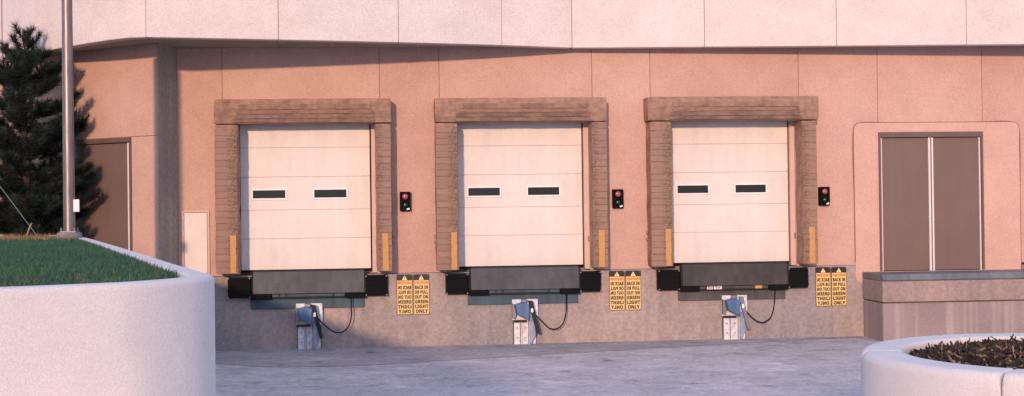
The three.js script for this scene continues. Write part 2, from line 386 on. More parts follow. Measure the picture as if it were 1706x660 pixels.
// raised landing with steel edge under the double doors
{
  const l = group('landing_dock', bld); l.userData.label = 'projecting grey concrete landing below the brown double doors';
  ext('lower_wall', 5.655, 15, -0.3, 0.592, 0.016, 0.88, M.efflo, l, 0.02);
  ext('groove', 5.72, 14.99, 0.58, 0.62, 0.02, 0.83, M.landing, l, 0.002);
  ext('upper_slab', 5.645, 15.01, 0.607, 0.932, 0.014, 0.905, M.landing, l, 0.014);
  slab('steel_edge', [[0.014, 0.936], [0.902, 0.936], [0.915, 0.955], [0.875, 1.035], [0.014, 1.035]].map(([z, y]) => [z, y]), 0, 9.4, M.edgeSteel, l, [], 0.003);
  const e = l.children[l.children.length - 1]; e.rotation.y = Math.PI / 2; e.position.set(5.65, 0, 0); e.scale.set(-1, 1, 1);
}
// rounded panel round the double doors, sealant bead along its edge
{
  const x0 = 5.542, x1 = 8.315, y0 = 0.86, y1 = 3.44, r = 0.11;
  const out = [];
  const arc = (cx, cy, a0) => { for (let k = 0; k <= 8; k++) { const a = (a0 + k * 90 / 8) * D2R; out.push([cx + r * Math.cos(a), cy + r * Math.sin(a)]); } };
  arc(x0 + r, y0 + r, 180); arc(x1 - r, y0 + r, 270); arc(x1 - r, y1 - r, 0); arc(x0 + r, y1 - r, 90);
  const s = slab('door_surround', out, 0.004, 0.014, M.wall, bld, [[[5.95, 0.98], [7.69, 0.98], [7.69, 3.28], [5.95, 3.28]]], 0.004);
  s.material = M.surround = mat(col(0.67, 0.43, 0.345), 0.92, stuccoT, stuccoB, 0.003);
  const pts = [[x0, 1.2], [x0, 2], [x0, y1 - r], [x0 + 0.03, y1 - 0.032], [x0 + r, y1], [6.2, y1], [7.5, y1], [x1 - r, y1], [x1 - 0.03, y1 - 0.032], [x1, y1 - r], [x1, 2.2], [x1, 1.04]];
  tube('sealant_bead', pts.map(([x, y]) => [x, y, 0.010]), 0.0095, M.joint, bld, 160, 6);
  const d = group('double_door', bld); d.userData.label = 'pair of brown steel doors above the landing, white strips between them';
  const a = 5.945, b = 7.693, yb = 1.036, yt = 3.286, m = 6.822;
  ext('door_frame', a, b, 3.2, yt, -0.2, 0.044, M.brownFrame, d);
  ext('door_frame', a, a + 0.036, yb, 3.198, -0.2, 0.044, M.brownFrame, d);
  ext('door_frame', b - 0.036, b, yb, 3.198, -0.2, 0.044, M.brownFrame, d);
  ext('weather_strip', a + 0.04, a + 0.062, yb + 0.004, 3.196, -0.1, 0.014, M.weather, d, 0.003);
  ext('weather_strip', b - 0.062, b - 0.04, yb + 0.004, 3.196, -0.1, 0.014, M.weather, d, 0.003);
  ext('weather_strip', m - 0.042, m - 0.012, yb + 0.004, 3.196, -0.1, 0.02, M.weather, d, 0.003);
  ext('weather_strip', m + 0.012, m + 0.038, yb + 0.004, 3.196, -0.1, 0.02, M.weather, d, 0.003);
  ext('door_leaf', a + 0.065, m - 0.044, yb + 0.012, 3.194, -0.09, -0.01, M.brown, d, 0.004);
  ext('door_leaf', m + 0.04, b - 0.065, yb + 0.012, 3.194, -0.09, -0.01, M.brown, d, 0.004);
  ext('threshold', a - 0.004, b + 0.004, 1.0, yb + 0.004, 0.032, 0.07, M.jamb, d, 0.004);
}

// ------------------------------------------------------------------ dock seals
const sealLabels = ['brown padded dock seal framing the loading door nearest the pine', 'brown padded dock seal framing the middle loading door', 'brown padded dock seal with overhanging head pad, nearest the double doors'];
const sealMats = [M.seal, M.sealB, M.sealC];
function lumpy(g, amp, s) {                               // gently uneven stuffed fabric
  const p = g.attributes.position, n1 = nz(64, 301 + s), n2 = nz(64, 311 + s);
  for (let i = 0; i < p.count; i++) {
    const x = p.getX(i), y = p.getY(i), z = p.getZ(i);
    p.setXYZ(i, x + amp * (n1(y * 5 + 7, z * 6 + x * 3) - 0.5), y + amp * 0.6 * (n2(x * 6, z * 4 + 3) - 0.5), z + amp * (n2(x * 5 + 11, y * 6) - 0.5));
  }
  g.computeVertexNormals(); return g;
}
function padGeo(w, h, d, r, s, amp = 0.02) {
  const g = new RoundedBoxGeometry(w, h, d, 3, r);
  const b = new THREE.BoxGeometry(w, h, d, Math.ceil(w / 0.08), Math.ceil(h / 0.08), 4);
  // round the long edges of a subdivided box
  const p = b.attributes.position;
  for (let i = 0; i < p.count; i++) {
    const v = new THREE.Vector3().fromBufferAttribute(p, i), q = v.clone();
    q.clamp(new THREE.Vector3(-w / 2 + r, -h / 2 + r, -d / 2 + r), new THREE.Vector3(w / 2 - r, h / 2 - r, d / 2 - r));
    const e = v.clone().sub(q); if (e.lengthSq() > 1e-9) { e.normalize().multiplyScalar(r); v.copy(q).add(e); p.setXYZ(i, v.x, v.y, v.z); }
  }
  g.dispose(); b.deleteAttribute('uv');
  lumpy(b, amp, s); return ruv(b);
}
function pleatGeo(w, h, near, variant) {                   // one sewn strip; u runs towards the opening
  const key = ['pleat', w.toFixed(3), near, variant].join();
  if (cache[key]) return cache[key];
  const g = rbox(w, h, 0.016, 0.004), p = g.attributes.position, uv = g.attributes.uv, v0 = rnd();
  for (let i = 0; i < p.count; i++) uv.setXY(i, 0.02 + 0.96 * (near * p.getX(i) / w + 0.5), v0 + p.getY(i) / 0.6);
  return cache[key] = g;
}
BAY.forEach((c, b) => {
  const t = thing('dock_seal', sealLabels[b], 'dock seal', [c, 0, 0.002], 0, 'padded seals round the loading doors');
  const yb = 1.19, yh = 3.472, D = 0.35;
  const hw = b === 2 ? 1.375 : 1.345;
  const head = mesh('head_pad', padGeo(2 * hw, 0.384, D + (b === 2 ? 0.03 : 0), 0.03, b * 10 + 1, 0.014), sealMats[0], t, [0, (yh + 3.856) / 2, (D + (b === 2 ? 0.03 : 0)) / 2]);
  // overlapping fabric strips along the head pad
  const zf = (D + (b === 2 ? 0.03 : 0)) / 2;
  for (let k = 0; k < 4; k++) {
    const h = [0.05, 0.062, 0.05, 0.075][k], y = [-0.152, -0.084, -0.016, 0.06][k] + rr(-0.003, 0.003), w = 2.1 - k * 0.03 + rr(-0.03, 0.03);
    mesh('pleat', cbox(w, h, 0.026, 0.004, k + b * 7), sealMats[k < 2 ? 2 : 1], head, [rr(-0.01, 0.01) + 0.03, y, zf + 0.008], [0.05 + rr(-0.02, 0.02), 0, rr(-0.003, 0.003)]);
  }
  for (const s of [-1, 1]) {
    const xi = s < 0 ? -0.985 : 1.09, xo = s * 1.34, w = Math.abs(xo - xi), cx = (xi + xo) / 2, cy = (yb + yh) / 2, h = yh - yb - 0.004;
    const pad = mesh('side_pad', padGeo(w, h, D, 0.028, b * 10 + 4 + s, 0.016), sealMats[b === 0 ? 0 : 0], t, [cx, cy, D / 2]);
    // overlapping horizontal wear pleats
    let y = -h / 2 + 0.05, k = 0; const near = s < 0 ? 1 : -1, pw = w - 0.022;
    while (y < h / 2 - 0.03) {
      const ph = rr(0.09, 0.104), m = rnd() < 0.6 ? M.pleat : M.pleatB;
      mesh('pleat', pleatGeo(pw, 0.089, near, k % 8), m, pad, [rr(-0.003, 0.003), y, D / 2 + 0.004], [0.04 + rr(-0.04, 0.05), near * rr(-0.01, 0.02), rr(-0.014, 0.014)]);
      y += ph; k++;
    }
    // yellow alignment stripe, in short sewn lengths
    const gx0 = s < 0 ? -1.112 : 1.185, gx1 = s < 0 ? -1.022 : 1.280, gs = [];
    for (let q = 0; q < 6; q++) { const g = rbox(gx1 - gx0 + rr(-0.004, 0.004), 0.098, 0.008, 0.003); g.rotateX(0.09); g.rotateZ(rr(-0.01, 0.01)); g.translate(rr(-0.003, 0.003), q * 0.096, rr(0, 0.003)); gs.push(muv(g, q, s)); }
    mesh('guide_stripe', mergeGeometries(gs), M.yellow, t, [(gx0 + gx1) / 2, yb + 0.062, D + 0.022]);
    for (const yy of [1.62, 1.72]) mesh('clip', cbox(0.03, 0.045, 0.04, 0.008), M.bolt, t, [xo + s * 0.012, yy, 0.1]);
  }
});

// ------------------------------------------------------------------ rubber bumpers
const bayNear = ['below the loading door nearest the pine', 'below the middle loading door', 'below the loading door nearest the double doors'];
BAY.forEach((c, b) => {
  for (const [x0, x1, side] of [[-1.195, -0.835, 'left'], [0.905, 1.257, 'right']]) {
    const t = thing('dock_bumper', `black rubber bumper ${side} of the lip ${bayNear[b]}`, 'bumper', [c + (x0 + x1) / 2, 0.968, 0.014], 0, 'rubber bumpers under the loading doors');
    const w = x1 - x0;
    const gs = []; for (let k = 0; k < 8; k++) { const g = rbox(w - 0.02, 0.038, 0.11, 0.005); g.translate(rr(-0.004, 0.004), -0.14 + k * 0.04, 0.06 + rr(-0.003, 0.003)); gs.push(muv(g)); }
    mesh('rubber_block', mergeGeometries(gs), M.rubber, t);
    mesh('mounting_plate', cbox(w + 0.004, 0.322, 0.012, 0.004), M.darkSteel, t, [0, 0, 0.006]);
    for (const sx2 of [-1, 1]) for (const sy of [-1, 1]) {
      const g = new THREE.CylinderGeometry(0.011, 0.011, 0.014, 6); g.rotateX(Math.PI / 2);
      mesh('bolt', g, M.bolt, t, [sx2 * (w / 2 - 0.02), sy * 0.145, 0.122]);
    }
  }
});

// ------------------------------------------------------------------ dock levellers
const levLabels = ['grey steel dock leveller lip under the loading door nearest the pine', 'grey steel dock leveller lip under the middle loading door', 'dark grey dock leveller lip with white and yellow labels'];
BAY.forEach((c, b) => {
  const t = thing('dock_leveller', levLabels[b], 'dock leveller', [c, 0, 0.014], 0, 'dock levellers under the loading doors');
  const lipM = b === 2 ? mat(col(0.085, 0.08, 0.078), 0.7, wornT, null, 0, { metalness: 0.15 }) : M.lip;
  const tealM = b === 2 ? mat(col(0.12, 0.115, 0.115), 0.65, wornT, null, 0, { metalness: 0.2 }) : M.teal;
  mesh('lip_plate', muv(rbox(1.7, 0.345, 0.03, 0.008), b * 3, 0), lipM, t, [0.048, 1.036, 0.115], [-0.05, 0, 0]);
  ext('hinge_tube', -0.8, 0.895, 1.19, 1.222, 0.02, 0.1, M.darkSteel, t, 0.012);
  ext('side_plate', -0.822, -0.806, 0.85, 1.2, 0.0, 0.13, M.darkSteel, t, 0.004);
  ext('side_plate', 0.901, 0.917, 0.85, 1.2, 0.0, 0.13, M.darkSteel, t, 0.004);
  ext('lip_keeper', -0.84, -0.53, 0.785, 0.872, 0.0, 0.15, M.black, t, 0.008);
  ext('lip_keeper', 0.6, 0.905, 0.785, 0.872, 0.0, 0.15, M.black, t, 0.008);
  ext('cross_bar', -0.525, 0.595, 0.812, 0.864, 0.0, 0.085, tealM, t, 0.006);
  ext('lower_bar', -0.525, 0.595, 0.79, 0.81, 0.0, 0.1, M.darkSteel, t, 0.004);
  ext('sill_channel', -0.85, 0.89, 0.63, 0.784, 0.0, 0.035, tealM, t, 0.006);
  for (const x of [-0.41, -0.3, 0.42]) ext('gusset', x - 0.008, x + 0.008, 0.812, 0.87, 0.0, 0.1, M.darkSteel, t, 0.003);
  if (b === 2) {
    const c2 = document.createElement('canvas'); c2.width = 256; c2.height = 64; const g = c2.getContext('2d');
    g.fillStyle = '#e9e6e2'; g.fillRect(0, 0, 256, 64); g.fillStyle = '#2b2a2c'; g.fillRect(14, 14, 50, 14); g.fillRect(72, 18, 34, 10); g.fillRect(20, 36, 70, 12); g.fillRect(140, 14, 40, 12); g.fillRect(192, 18, 44, 10); g.fillRect(150, 36, 84, 12);
    const ct = new THREE.CanvasTexture(c2); ct.colorSpace = THREE.SRGBColorSpace;
    const pg = new THREE.BoxGeometry(0.24, 0.062, 0.004);
    const w = mesh('white_label', pg, new THREE.MeshStandardMaterial({ map: ct, roughness: 0.5 }), t, [-0.285, 0.838, 0.092]); w.userData.label = 'white printed label plate';
    const y = mesh('yellow_label', cbox(0.115, 0.052, 0.004, 0.002), M.yellow, t, [0.43, 0.838, 0.104]); y.userData.label = 'small yellow label plate';
  }
});

// ------------------------------------------------------------------ vehicle restraints
const restLabels = ['galvanised truck restraint with blue hook under the door nearest the pine', 'galvanised truck restraint with blue hook under the middle loading door', 'galvanised truck restraint with blue hook under the labelled lip'];
BAY.forEach((c, b) => {
  const t = thing('vehicle_restraint', restLabels[b], 'truck restraint', [c, 0, 0.05], 0, 'truck restraints under the loading doors');
  for (const [x0, x1] of [[-0.132, -0.036], [-0.008, 0.094], [0.122, 0.212]]) {
    const r = mesh('guide_rail', muv(rbox(x1 - x0, 0.40, 0.05, 0.008), x0 * 7, b), M.galv, t, [(x0 + x1) / 2, 0.2, 0.012]);
    for (const y of [-0.09, 0.06]) { const g = new THREE.CylinderGeometry(0.012, 0.012, 0.014, 6); g.rotateX(Math.PI / 2); mesh('bolt', g, M.bolt, r, [0, y, 0.03]); }
  }
  ext('rail_lip', -0.03, -0.014, 0.001, 0.40, -0.034, 0.075, M.galv, t, 0.004);
  ext('rail_lip', 0.1, 0.116, 0.001, 0.40, -0.034, 0.075, M.galv, t, 0.004);
  ext('back_channel', -0.14, 0.22, 0.002, 0.40, -0.036, -0.014, M.darkSteel, t, 0.003);
  ext('mounting_plate', -0.158, 0.248, 0.375, 0.708, -0.02, 0.046, M.galv, t, 0.006);
  ext('lower_clamp', -0.15, 0.06, 0.355, 0.385, 0.03, 0.11, M.darkSteel, t, 0.005);
  slab('hook_housing', [[-0.128, 0.635], [0.018, 0.675], [0.098, 0.63], [0.092, 0.385], [0.06, 0.40], [-0.092, 0.478]], 0.06, 0.14, M.blue, t, [], 0.01);
  slab('side_cheek', [[-0.165, 0.65], [-0.132, 0.64], [-0.096, 0.475], [-0.12, 0.4], [-0.165, 0.42]], 0.045, 0.07, M.bolt, t, [], 0.005);
  slab('hook_arm', [[0.075, 0.7], [0.152, 0.69], [0.176, 0.56], [0.262, 0.185], [0.212, 0.172], [0.118, 0.52]], 0.16, 0.035, b === 2 ? M.bolt : M.darkSteel, t, [], 0.006);
  slab('spring_leg', [[0.108, 0.42], [0.165, 0.47], [0.2, 0.16], [0.128, 0.02], [0.104, 0.02]], 0.085, 0.05, M.lightBlue, t, [], 0.006);
  ext('top_hook', -0.02, 0.07, 0.655, 0.712, 0.06, 0.13, M.bolt, t, 0.012);
  { const g = new THREE.CylinderGeometry(0.024, 0.024, 0.03, 14); g.rotateX(Math.PI / 2); g.scale(0.8, 1.5, 1); mesh('pivot_pin', g, M.white, t, [0.137, 0.545, 0.205]); }
  const sag = [0, 0.015, -0.02][b], sw = [0, -0.012, -0.035][b];
  tube('cable', [[0.692, 0.80, 0.10], [0.692 + sw * 0.3, 0.66, 0.10], [0.69 + sw, 0.48, 0.11], [0.63 + sw, 0.32 - sag, 0.12], [0.53 + sw, 0.255 - sag, 0.12], [0.42 + sw * 0.7, 0.27 - sag, 0.12], [0.32, 0.34, 0.12], [0.24, 0.42, 0.13], [0.15, 0.52, 0.15]], 0.0095, M.black, t, 60, 8);
});

// ------------------------------------------------------------------ warning signs
function signCanvas(mirror) {
  const c = document.createElement('canvas'); c.width = 256; c.height = 640; const g = c.getContext('2d');
  if (mirror) { g.translate(256, 0); g.scale(-1, 1); }
  g.fillStyle = '#e2bf78'; g.fillRect(0, 0, 256, 640);
  g.fillStyle = '#14110f'; g.fillRect(0, 0, 256, 92);
  g.fillStyle = '#ecd9a8'; g.beginPath(); g.moveTo(128, 10); g.lineTo(172, 84); g.lineTo(84, 84); g.closePath(); g.fill();
  g.fillStyle = '#14110f'; g.fillRect(123, 34, 10, 28); g.fillRect(123, 68, 10, 9);
  g.fillStyle = '#e0ac68'; g.fillRect(6, 98, 244, 62);
  g.textAlign = 'center'; g.textBaseline = 'middle';
  g.fillStyle = '#8a3d1d'; g.font = 'bold 50px sans-serif'; g.fillText('CAUTION', 128, 131, 228);
  g.fillStyle = '#17130f'; g.font = 'bold 76px sans-serif'; g.strokeStyle = '#17130f'; g.lineWidth = 5;
  ['BACK IN', 'OR PULL', 'OUT ON', 'GREEN', 'LIGHT', 'ONLY'].forEach((s, i) => { g.fillText(s, 128, 206 + i * 77, 222); g.strokeText(s, 128, 206 + i * 77, 222); });
  g.strokeStyle = '#17130f'; g.lineWidth = 5; g.strokeRect(4, 4, 248, 632);
  const t = new THREE.CanvasTexture(c); t.colorSpace = THREE.SRGBColorSpace; t.anisotropy = 8; return t;
}
const signM = [true, false].map((m) => new THREE.MeshStandardMaterial({ map: signCanvas(m), roughness: 0.55 }));
const signBay = ['right of the loading door nearest the pine', 'right of the middle loading door', 'nearest the double doors'];
BAY.forEach((c, b) => {
  [[1.395, 'mirror-written yellow caution sign', 0], [1.655, 'plainly readable yellow caution sign', 1]].forEach(([x, l, k]) => {
    const w = 0.248, h = 0.624, y = 0.811;
    const t = thing('caution_sign', `${l} ${signBay[b]}`, 'sign', [c + x + w / 2, y, 0.013], 0, 'caution signs on the dock face');
    const s = new THREE.Shape(), r = 0.02; s.moveTo(-w / 2 + r, -h / 2); s.lineTo(w / 2 - r, -h / 2); s.absarc(w / 2 - r, -h / 2 + r, r, -Math.PI / 2, 0); s.lineTo(w / 2, h / 2 - r); s.absarc(w / 2 - r, h / 2 - r, r, 0, Math.PI / 2); s.lineTo(-w / 2 + r, h / 2); s.absarc(-w / 2 + r, h / 2 - r, r, Math.PI / 2, Math.PI); s.lineTo(-w / 2, -h / 2 + r); s.absarc(-w / 2 + r, -h / 2 + r, r, Math.PI, Math.PI * 1.5);
    mesh('backing', new THREE.ExtrudeGeometry(s, { depth: 0.01, bevelEnabled: false }), M.black, t);
    const g = new THREE.ShapeGeometry(s, 6), p = g.attributes.position, uv = g.attributes.uv; for (let i = 0; i < p.count; i++) uv.setXY(i, p.getX(i) / w + 0.5, p.getY(i) / h + 0.5);
    g.scale(0.985, 0.993, 1);
    mesh('printed_face', g, signM[k], t, [0, 0, 0.0125]);
    for (const sy of [-1, 1]) { const q = new THREE.CylinderGeometry(0.007, 0.007, 0.006, 8); q.rotateX(Math.PI / 2); mesh('screw', q, M.bolt, t, [0.1, sy * 0.292, 0.015]); }
  });
});

// ------------------------------------------------------------------ red/green signal lights
BAY.forEach((c, b) => {
  const t = thing('signal_light', `black box with red and green signal lamps ${['right of the loading door nearest the pine', 'right of the middle loading door', 'nearest the double doors'][b]}`, 'signal light', [c + 1.543, 2.265, 0.002], 0, 'signal lights beside the loading doors');
  mesh('housing', cbox(0.17, 0.3, 0.1, 0.012), M.black, t, [0, 0, 0.05]);
  for (const [n, y, r, m] of [['red_lamp', 0.075, 0.046, M.redLens], ['green_lamp', -0.058, 0.036, M.greenLens]]) {
    const g = new THREE.SphereGeometry(r, 20, 10, 0, Math.PI * 2, 0, Math.PI / 2); g.rotateX(Math.PI / 2); g.scale(1, 1, 0.45);
    const o = mesh(n, g, m, t, [0, y, 0.1]);
    const v = new THREE.CylinderGeometry(r + 0.012, r + 0.012, 0.035, 20, 1, true, 0, Math.PI * 2); v.rotateX(Math.PI / 2);
    mesh('visor', v, M.black, o, [0, 0, 0.012]);
  }
  mesh('sticker', cbox(0.045, 0.025, 0.003, 0.001), M.white, t, [0.045, -0.118, 0.102], [0, 0, 0.3]);
});

// ------------------------------------------------------------------ swept planter walls
// path: plan points of the outer face; profile: [inset, y] from outer foot over the rim to the inner foot; inward = left normal sign
function sweep(path, profile, closed, sgn, endInset = 0) {
  const n = path.length, k = profile.length, pos = [], idx = [], uv = []; let run = 0;
  for (let i = 0; i < n; i++) {
    const q = path[closed ? (i - 1 + n) % n : Math.max(0, i - 1)], r = path[closed ? (i + 1) % n : Math.min(n - 1, i + 1)];
    const dx = r[0] - q[0], dz = r[1] - q[1], l = Math.hypot(dx, dz), nx = sgn * dz / l, nz2 = sgn * -dx / l;
    if (i) run += Math.hypot(path[i][0] - path[i - 1][0], path[i][1] - path[i - 1][1]);
    const end = !closed && (i === 0 || i === n - 1); let vr = 0;
    for (let j = 0; j < k; j++) {
      let [o, y] = profile[j];
      if (end && endInset) { const mid = (profile[0][0] + profile[k - 1][0]) / 2; o += (o < mid ? 1 : -1) * endInset; y -= y > 0.2 ? endInset : 0; }
      if (j) vr += Math.hypot(profile[j][0] - profile[j - 1][0], profile[j][1] - profile[j - 1][1]);
      pos.push(path[i][0] + nx * o, y, path[i][1] + nz2 * o); uv.push(run, vr);
    }
  }
  const m = closed ? n : n - 1;
  for (let i = 0; i < m; i++) for (let j = 0; j < k - 1; j++) {
    const a = i * k + j, b = ((i + 1) % n) * k + j;
    if (sgn < 0) idx.push(a, b, a + 1, b, b + 1, a + 1); else idx.push(a, a + 1, b, b, a + 1, b + 1);
  }
  if (!closed) for (const [i, f] of [[0, 1], [n - 1, -1]]) for (let j = 1; j < k - 1; j++) { const a = i * k; if (f * sgn < 0) idx.push(a, a + j, a + j + 1); else idx.push(a, a + j + 1, a + j); }
  const g = new THREE.BufferGeometry(); g.setAttribute('position', new THREE.Float32BufferAttribute(pos, 3)); g.setAttribute('uv', new THREE.Float32BufferAttribute(uv, 2)); g.setIndex(idx); g.computeVertexNormals(); return g;
}
function rimProfile(h, t, r, inner) {
  const p = [[0, -0.05], [0, 0.3], [0, h * 0.6], [0, h - r - 0.02]];
  for (let k = 0; k <= 5; k++) { const a = k / 5 * Math.PI / 2; p.push([r - r * Math.cos(a), h - r + r * Math.sin(a)]); }
  const r2 = r * 0.6; p.push([t * 0.5, h]);
  for (let k = 0; k <= 4; k++) { const a = Math.PI / 2 - k / 4 * Math.PI / 2; p.push([t - r2 + r2 * Math.cos(a), h - r2 + r2 * Math.sin(a)]); }
  p.push([t, inner]); return p;
}

// ------------------------------------------------------------------ left planter with lawn
const RIM = 1.83, LAWN = 1.775;
const lpCtrl = [[-9.5, 16.2], [-6, 15.75], [-4.4, 15.15], [-3.58, 14.83], [-3.24, 14.67], [-3.05, 14.55], [-2.9, 14.36], [-2.81, 14.17], [-2.78, 13.98], [-2.86, 13.66], [-3.167, 12.573], [-3.685, 10.70], [-4.381, 8.2], [-5.68, 3.625], [-6.1, 2.2], [-6.42, 1.25], [-7.0, 0.35], [-8.0, -0.75], [-10.5, -3.4], [-13, -5]];
const lp = new THREE.CatmullRomCurve3(lpCtrl.map(([x, z]) => new THREE.Vector3(x, 0, z)), true, 'centripetal').getPoints(300).slice(0, -1).map((v) => [v.x, v.z]);
{
  const t = thing('planter', 'large pale concrete planter wall with rounded corner, filled with grass', 'planter');
  mesh('planter_wall', sweep(lp, rimProfile(RIM, 0.125, 0.03, 1.5), true, 1), M.planter, t);
  const inset = lp.map(([x, z], i) => { const q = lp[(i - 1 + lp.length) % lp.length], r = lp[(i + 1) % lp.length], dx = r[0] - q[0], dz = r[1] - q[1], l = Math.hypot(dx, dz); return [x + dz / l * 0.1, z - dx / l * 0.1]; });
  const s = new THREE.Shape(inset.map(([x, z]) => new THREE.Vector2(x, -z))), g = new THREE.ShapeGeometry(s); g.rotateX(-Math.PI / 2); g.translate(0, LAWN, 0);
  mesh('soil', g, M.soil, t);
}
// right edge of the lawn as x(z)
const inner = lp.filter(([x, z]) => z < 14.4 && z > 1 && x > -6.7).sort((a, b) => a[1] - b[1]);
function lawnRight(z) { for (let i = 0; i < inner.length - 1; i++) if (z >= inner[i][1] && z <= inner[i + 1][1]) { const f = (z - inner[i][1]) / (inner[i + 1][1] - inner[i][1] || 1); return inner[i][0] * (1 - f) + inner[i + 1][0] * f - 0.155; } return null; }
const frontEdge = lp.filter(([x, z]) => z > 13.95 && x > -9).sort((a, b) => a[0] - b[0]);
function lawnFront(x) { for (let i = 0; i < frontEdge.length - 1; i++) if (x >= frontEdge[i][0] && x <= frontEdge[i + 1][0]) { const f = (x - frontEdge[i][0]) / (frontEdge[i + 1][0] - frontEdge[i][0] || 1); return frontEdge[i][1] * (1 - f) + frontEdge[i + 1][1] * f - 0.16; } return 13.8; }
function bladeClump(n, h, spread, w) {
  const pos = [], nor = [];
  for (let k = 0; k < n; k++) {
    const a = rr(0, 6.283), r = spread * Math.sqrt(rnd()), bx = Math.cos(a) * r, bz = Math.sin(a) * r, d = rr(0, 6.283), lean = rr(0.1, 0.75), hh = h * rr(0.6, 1.15), ww = w * rr(0.7, 1.2);
    const dx = Math.cos(d), dz = Math.sin(d), px = -dz * ww / 2, pz = dx * ww / 2;
    const m = [bx + dx * lean * hh * 0.3, hh * 0.6, bz + dz * lean * hh * 0.3], tip = [bx + dx * lean * hh * 0.85, hh, bz + dz * lean * hh * 0.85];
    const A = [bx - px, -0.01, bz - pz], B = [bx + px, -0.01, bz + pz], C = [m[0] - px * 0.8, m[1], m[2] - pz * 0.8], Dd = [m[0] + px * 0.8, m[1], m[2] + pz * 0.8];
    for (const v of [A, B, Dd, A, Dd, C, C, Dd, tip]) { pos.push(...v); nor.push(dx * 0.3, 0.95, dz * 0.3); }
  }
  const g = new THREE.BufferGeometry(); g.setAttribute('position', new THREE.Float32BufferAttribute(pos, 3)); g.computeVertexNormals(); return g;
}
const leafM = (c, tr = 0.25) => new THREE.MeshPhysicalMaterial({ color: c, roughness: 0.75, transmission: tr, thickness: 0, side: THREE.DoubleSide });
function scatter(name, geo, m, spots, colorFn, label, category) {
  const im = new THREE.InstancedMesh(geo, m, spots.length), o = new THREE.Object3D();
  spots.forEach((s, i) => { o.position.set(s[0], s[1], s[2]); o.rotation.set(s[4] ?? 0, rr(0, 6.283), s[5] ?? 0); o.scale.setScalar(s[3]); o.updateMatrix(); im.setMatrixAt(i, o.matrix); im.setColorAt(i, colorFn(i)); });
  im.name = name; im.castShadow = im.receiveShadow = true; im.userData = { kind: 'stuff', label, category }; scene.add(im); return im;
}
{
  const spots = [];
  while (spots.length < 42000) {
    const z = 1.6 + 13.4 * Math.pow(rnd(), 0.8), left = -3.55 - (14.6 - z) * 0.285 - 0.9;
    let r = z > 13.9 ? -2.95 : lawnRight(z); if (r === null) continue;
    const x = rr(left, r); if (z > 13.4 && z > lawnFront(x)) continue;
    if (z > 13.6 && x > -3.02) continue;
    spots.push([x, LAWN, z, rr(0.75, 1.25)]);
  }
  const n = nz(64, 401);
  scatter('lawn_grass', bladeClump(8, 0.055, 0.022, 0.0042), leafM(new THREE.Color(1, 1, 1)), spots, (i) => {
    const [x, , z] = spots[i], q = n(x * 2.5, z * 1.2), y = rnd() < 0.05 + 0.13 * cl((z - 12.6) / 1.6) ? 1 : 0;
    return y ? col(rr(0.16, 0.26), rr(0.16, 0.2), 0.06) : col(0.014 + 0.03 * q * rnd(), 0.082 + 0.10 * q * rnd(), 0.036 + 0.03 * rnd());
  }, 'short dark green lawn grass filling the large planter', 'grass');
  const dry = []; while (dry.length < 900) { const z = rr(1.9, 4.4), r = lawnRight(z); const x = rr(r - 1.9, r - 0.02); dry.push([x, LAWN, z, rr(0.7, 1.5)]); }
  scatter('dry_grass', bladeClump(7, 0.085, 0.03, 0.005), leafM(new THREE.Color(1, 1, 1), 0.2), dry, () => col(rr(0.2, 0.42), rr(0.14, 0.26), rr(0.06, 0.13)), 'straw-coloured dry grass tufts at the foot of pine and pole', 'dry grass');
}

// ------------------------------------------------------------------ lamp pole
{
  const t = thing('light_pole', 'tall brown metal pole on a grey footing in the grass planter', 'pole', [-6.03, LAWN, 3.22]);
  const g = new THREE.CylinderGeometry(0.066, 0.074, 3.10, 28, 1); g.translate(0, 1.55 + 0.06, 0); mesh('pole_shaft', g, M.pole, t);
  const cap = new THREE.SphereGeometry(0.068, 20, 8, 0, Math.PI * 2, 0, Math.PI / 2); cap.scale(1, 0.5, 1); mesh('pole_cap', cap, M.pole, t, [0, 3.16, 0]);
  const f = new THREE.CylinderGeometry(0.15, 0.165, 0.1, 28); f.translate(0, 0.075, 0); mesh('footing', f, M.footing, t);
  mesh('base_plate', cbox(0.2, 0.02, 0.2, 0.004), M.bolt, t, [0, 0.135, 0]);
  for (const [a, b] of [[-1, -1], [1, -1], [-1, 1], [1, 1]]) { const q = new THREE.CylinderGeometry(0.012, 0.012, 0.05, 6); mesh('anchor_bolt', q, M.bolt, t, [a * 0.082, 0.16, b * 0.082]); }
  mesh('tag_plate', cbox(0.075, 0.16, 0.02, 0.006), M.white, t, [0.098, 0.47, 0.03]);
}

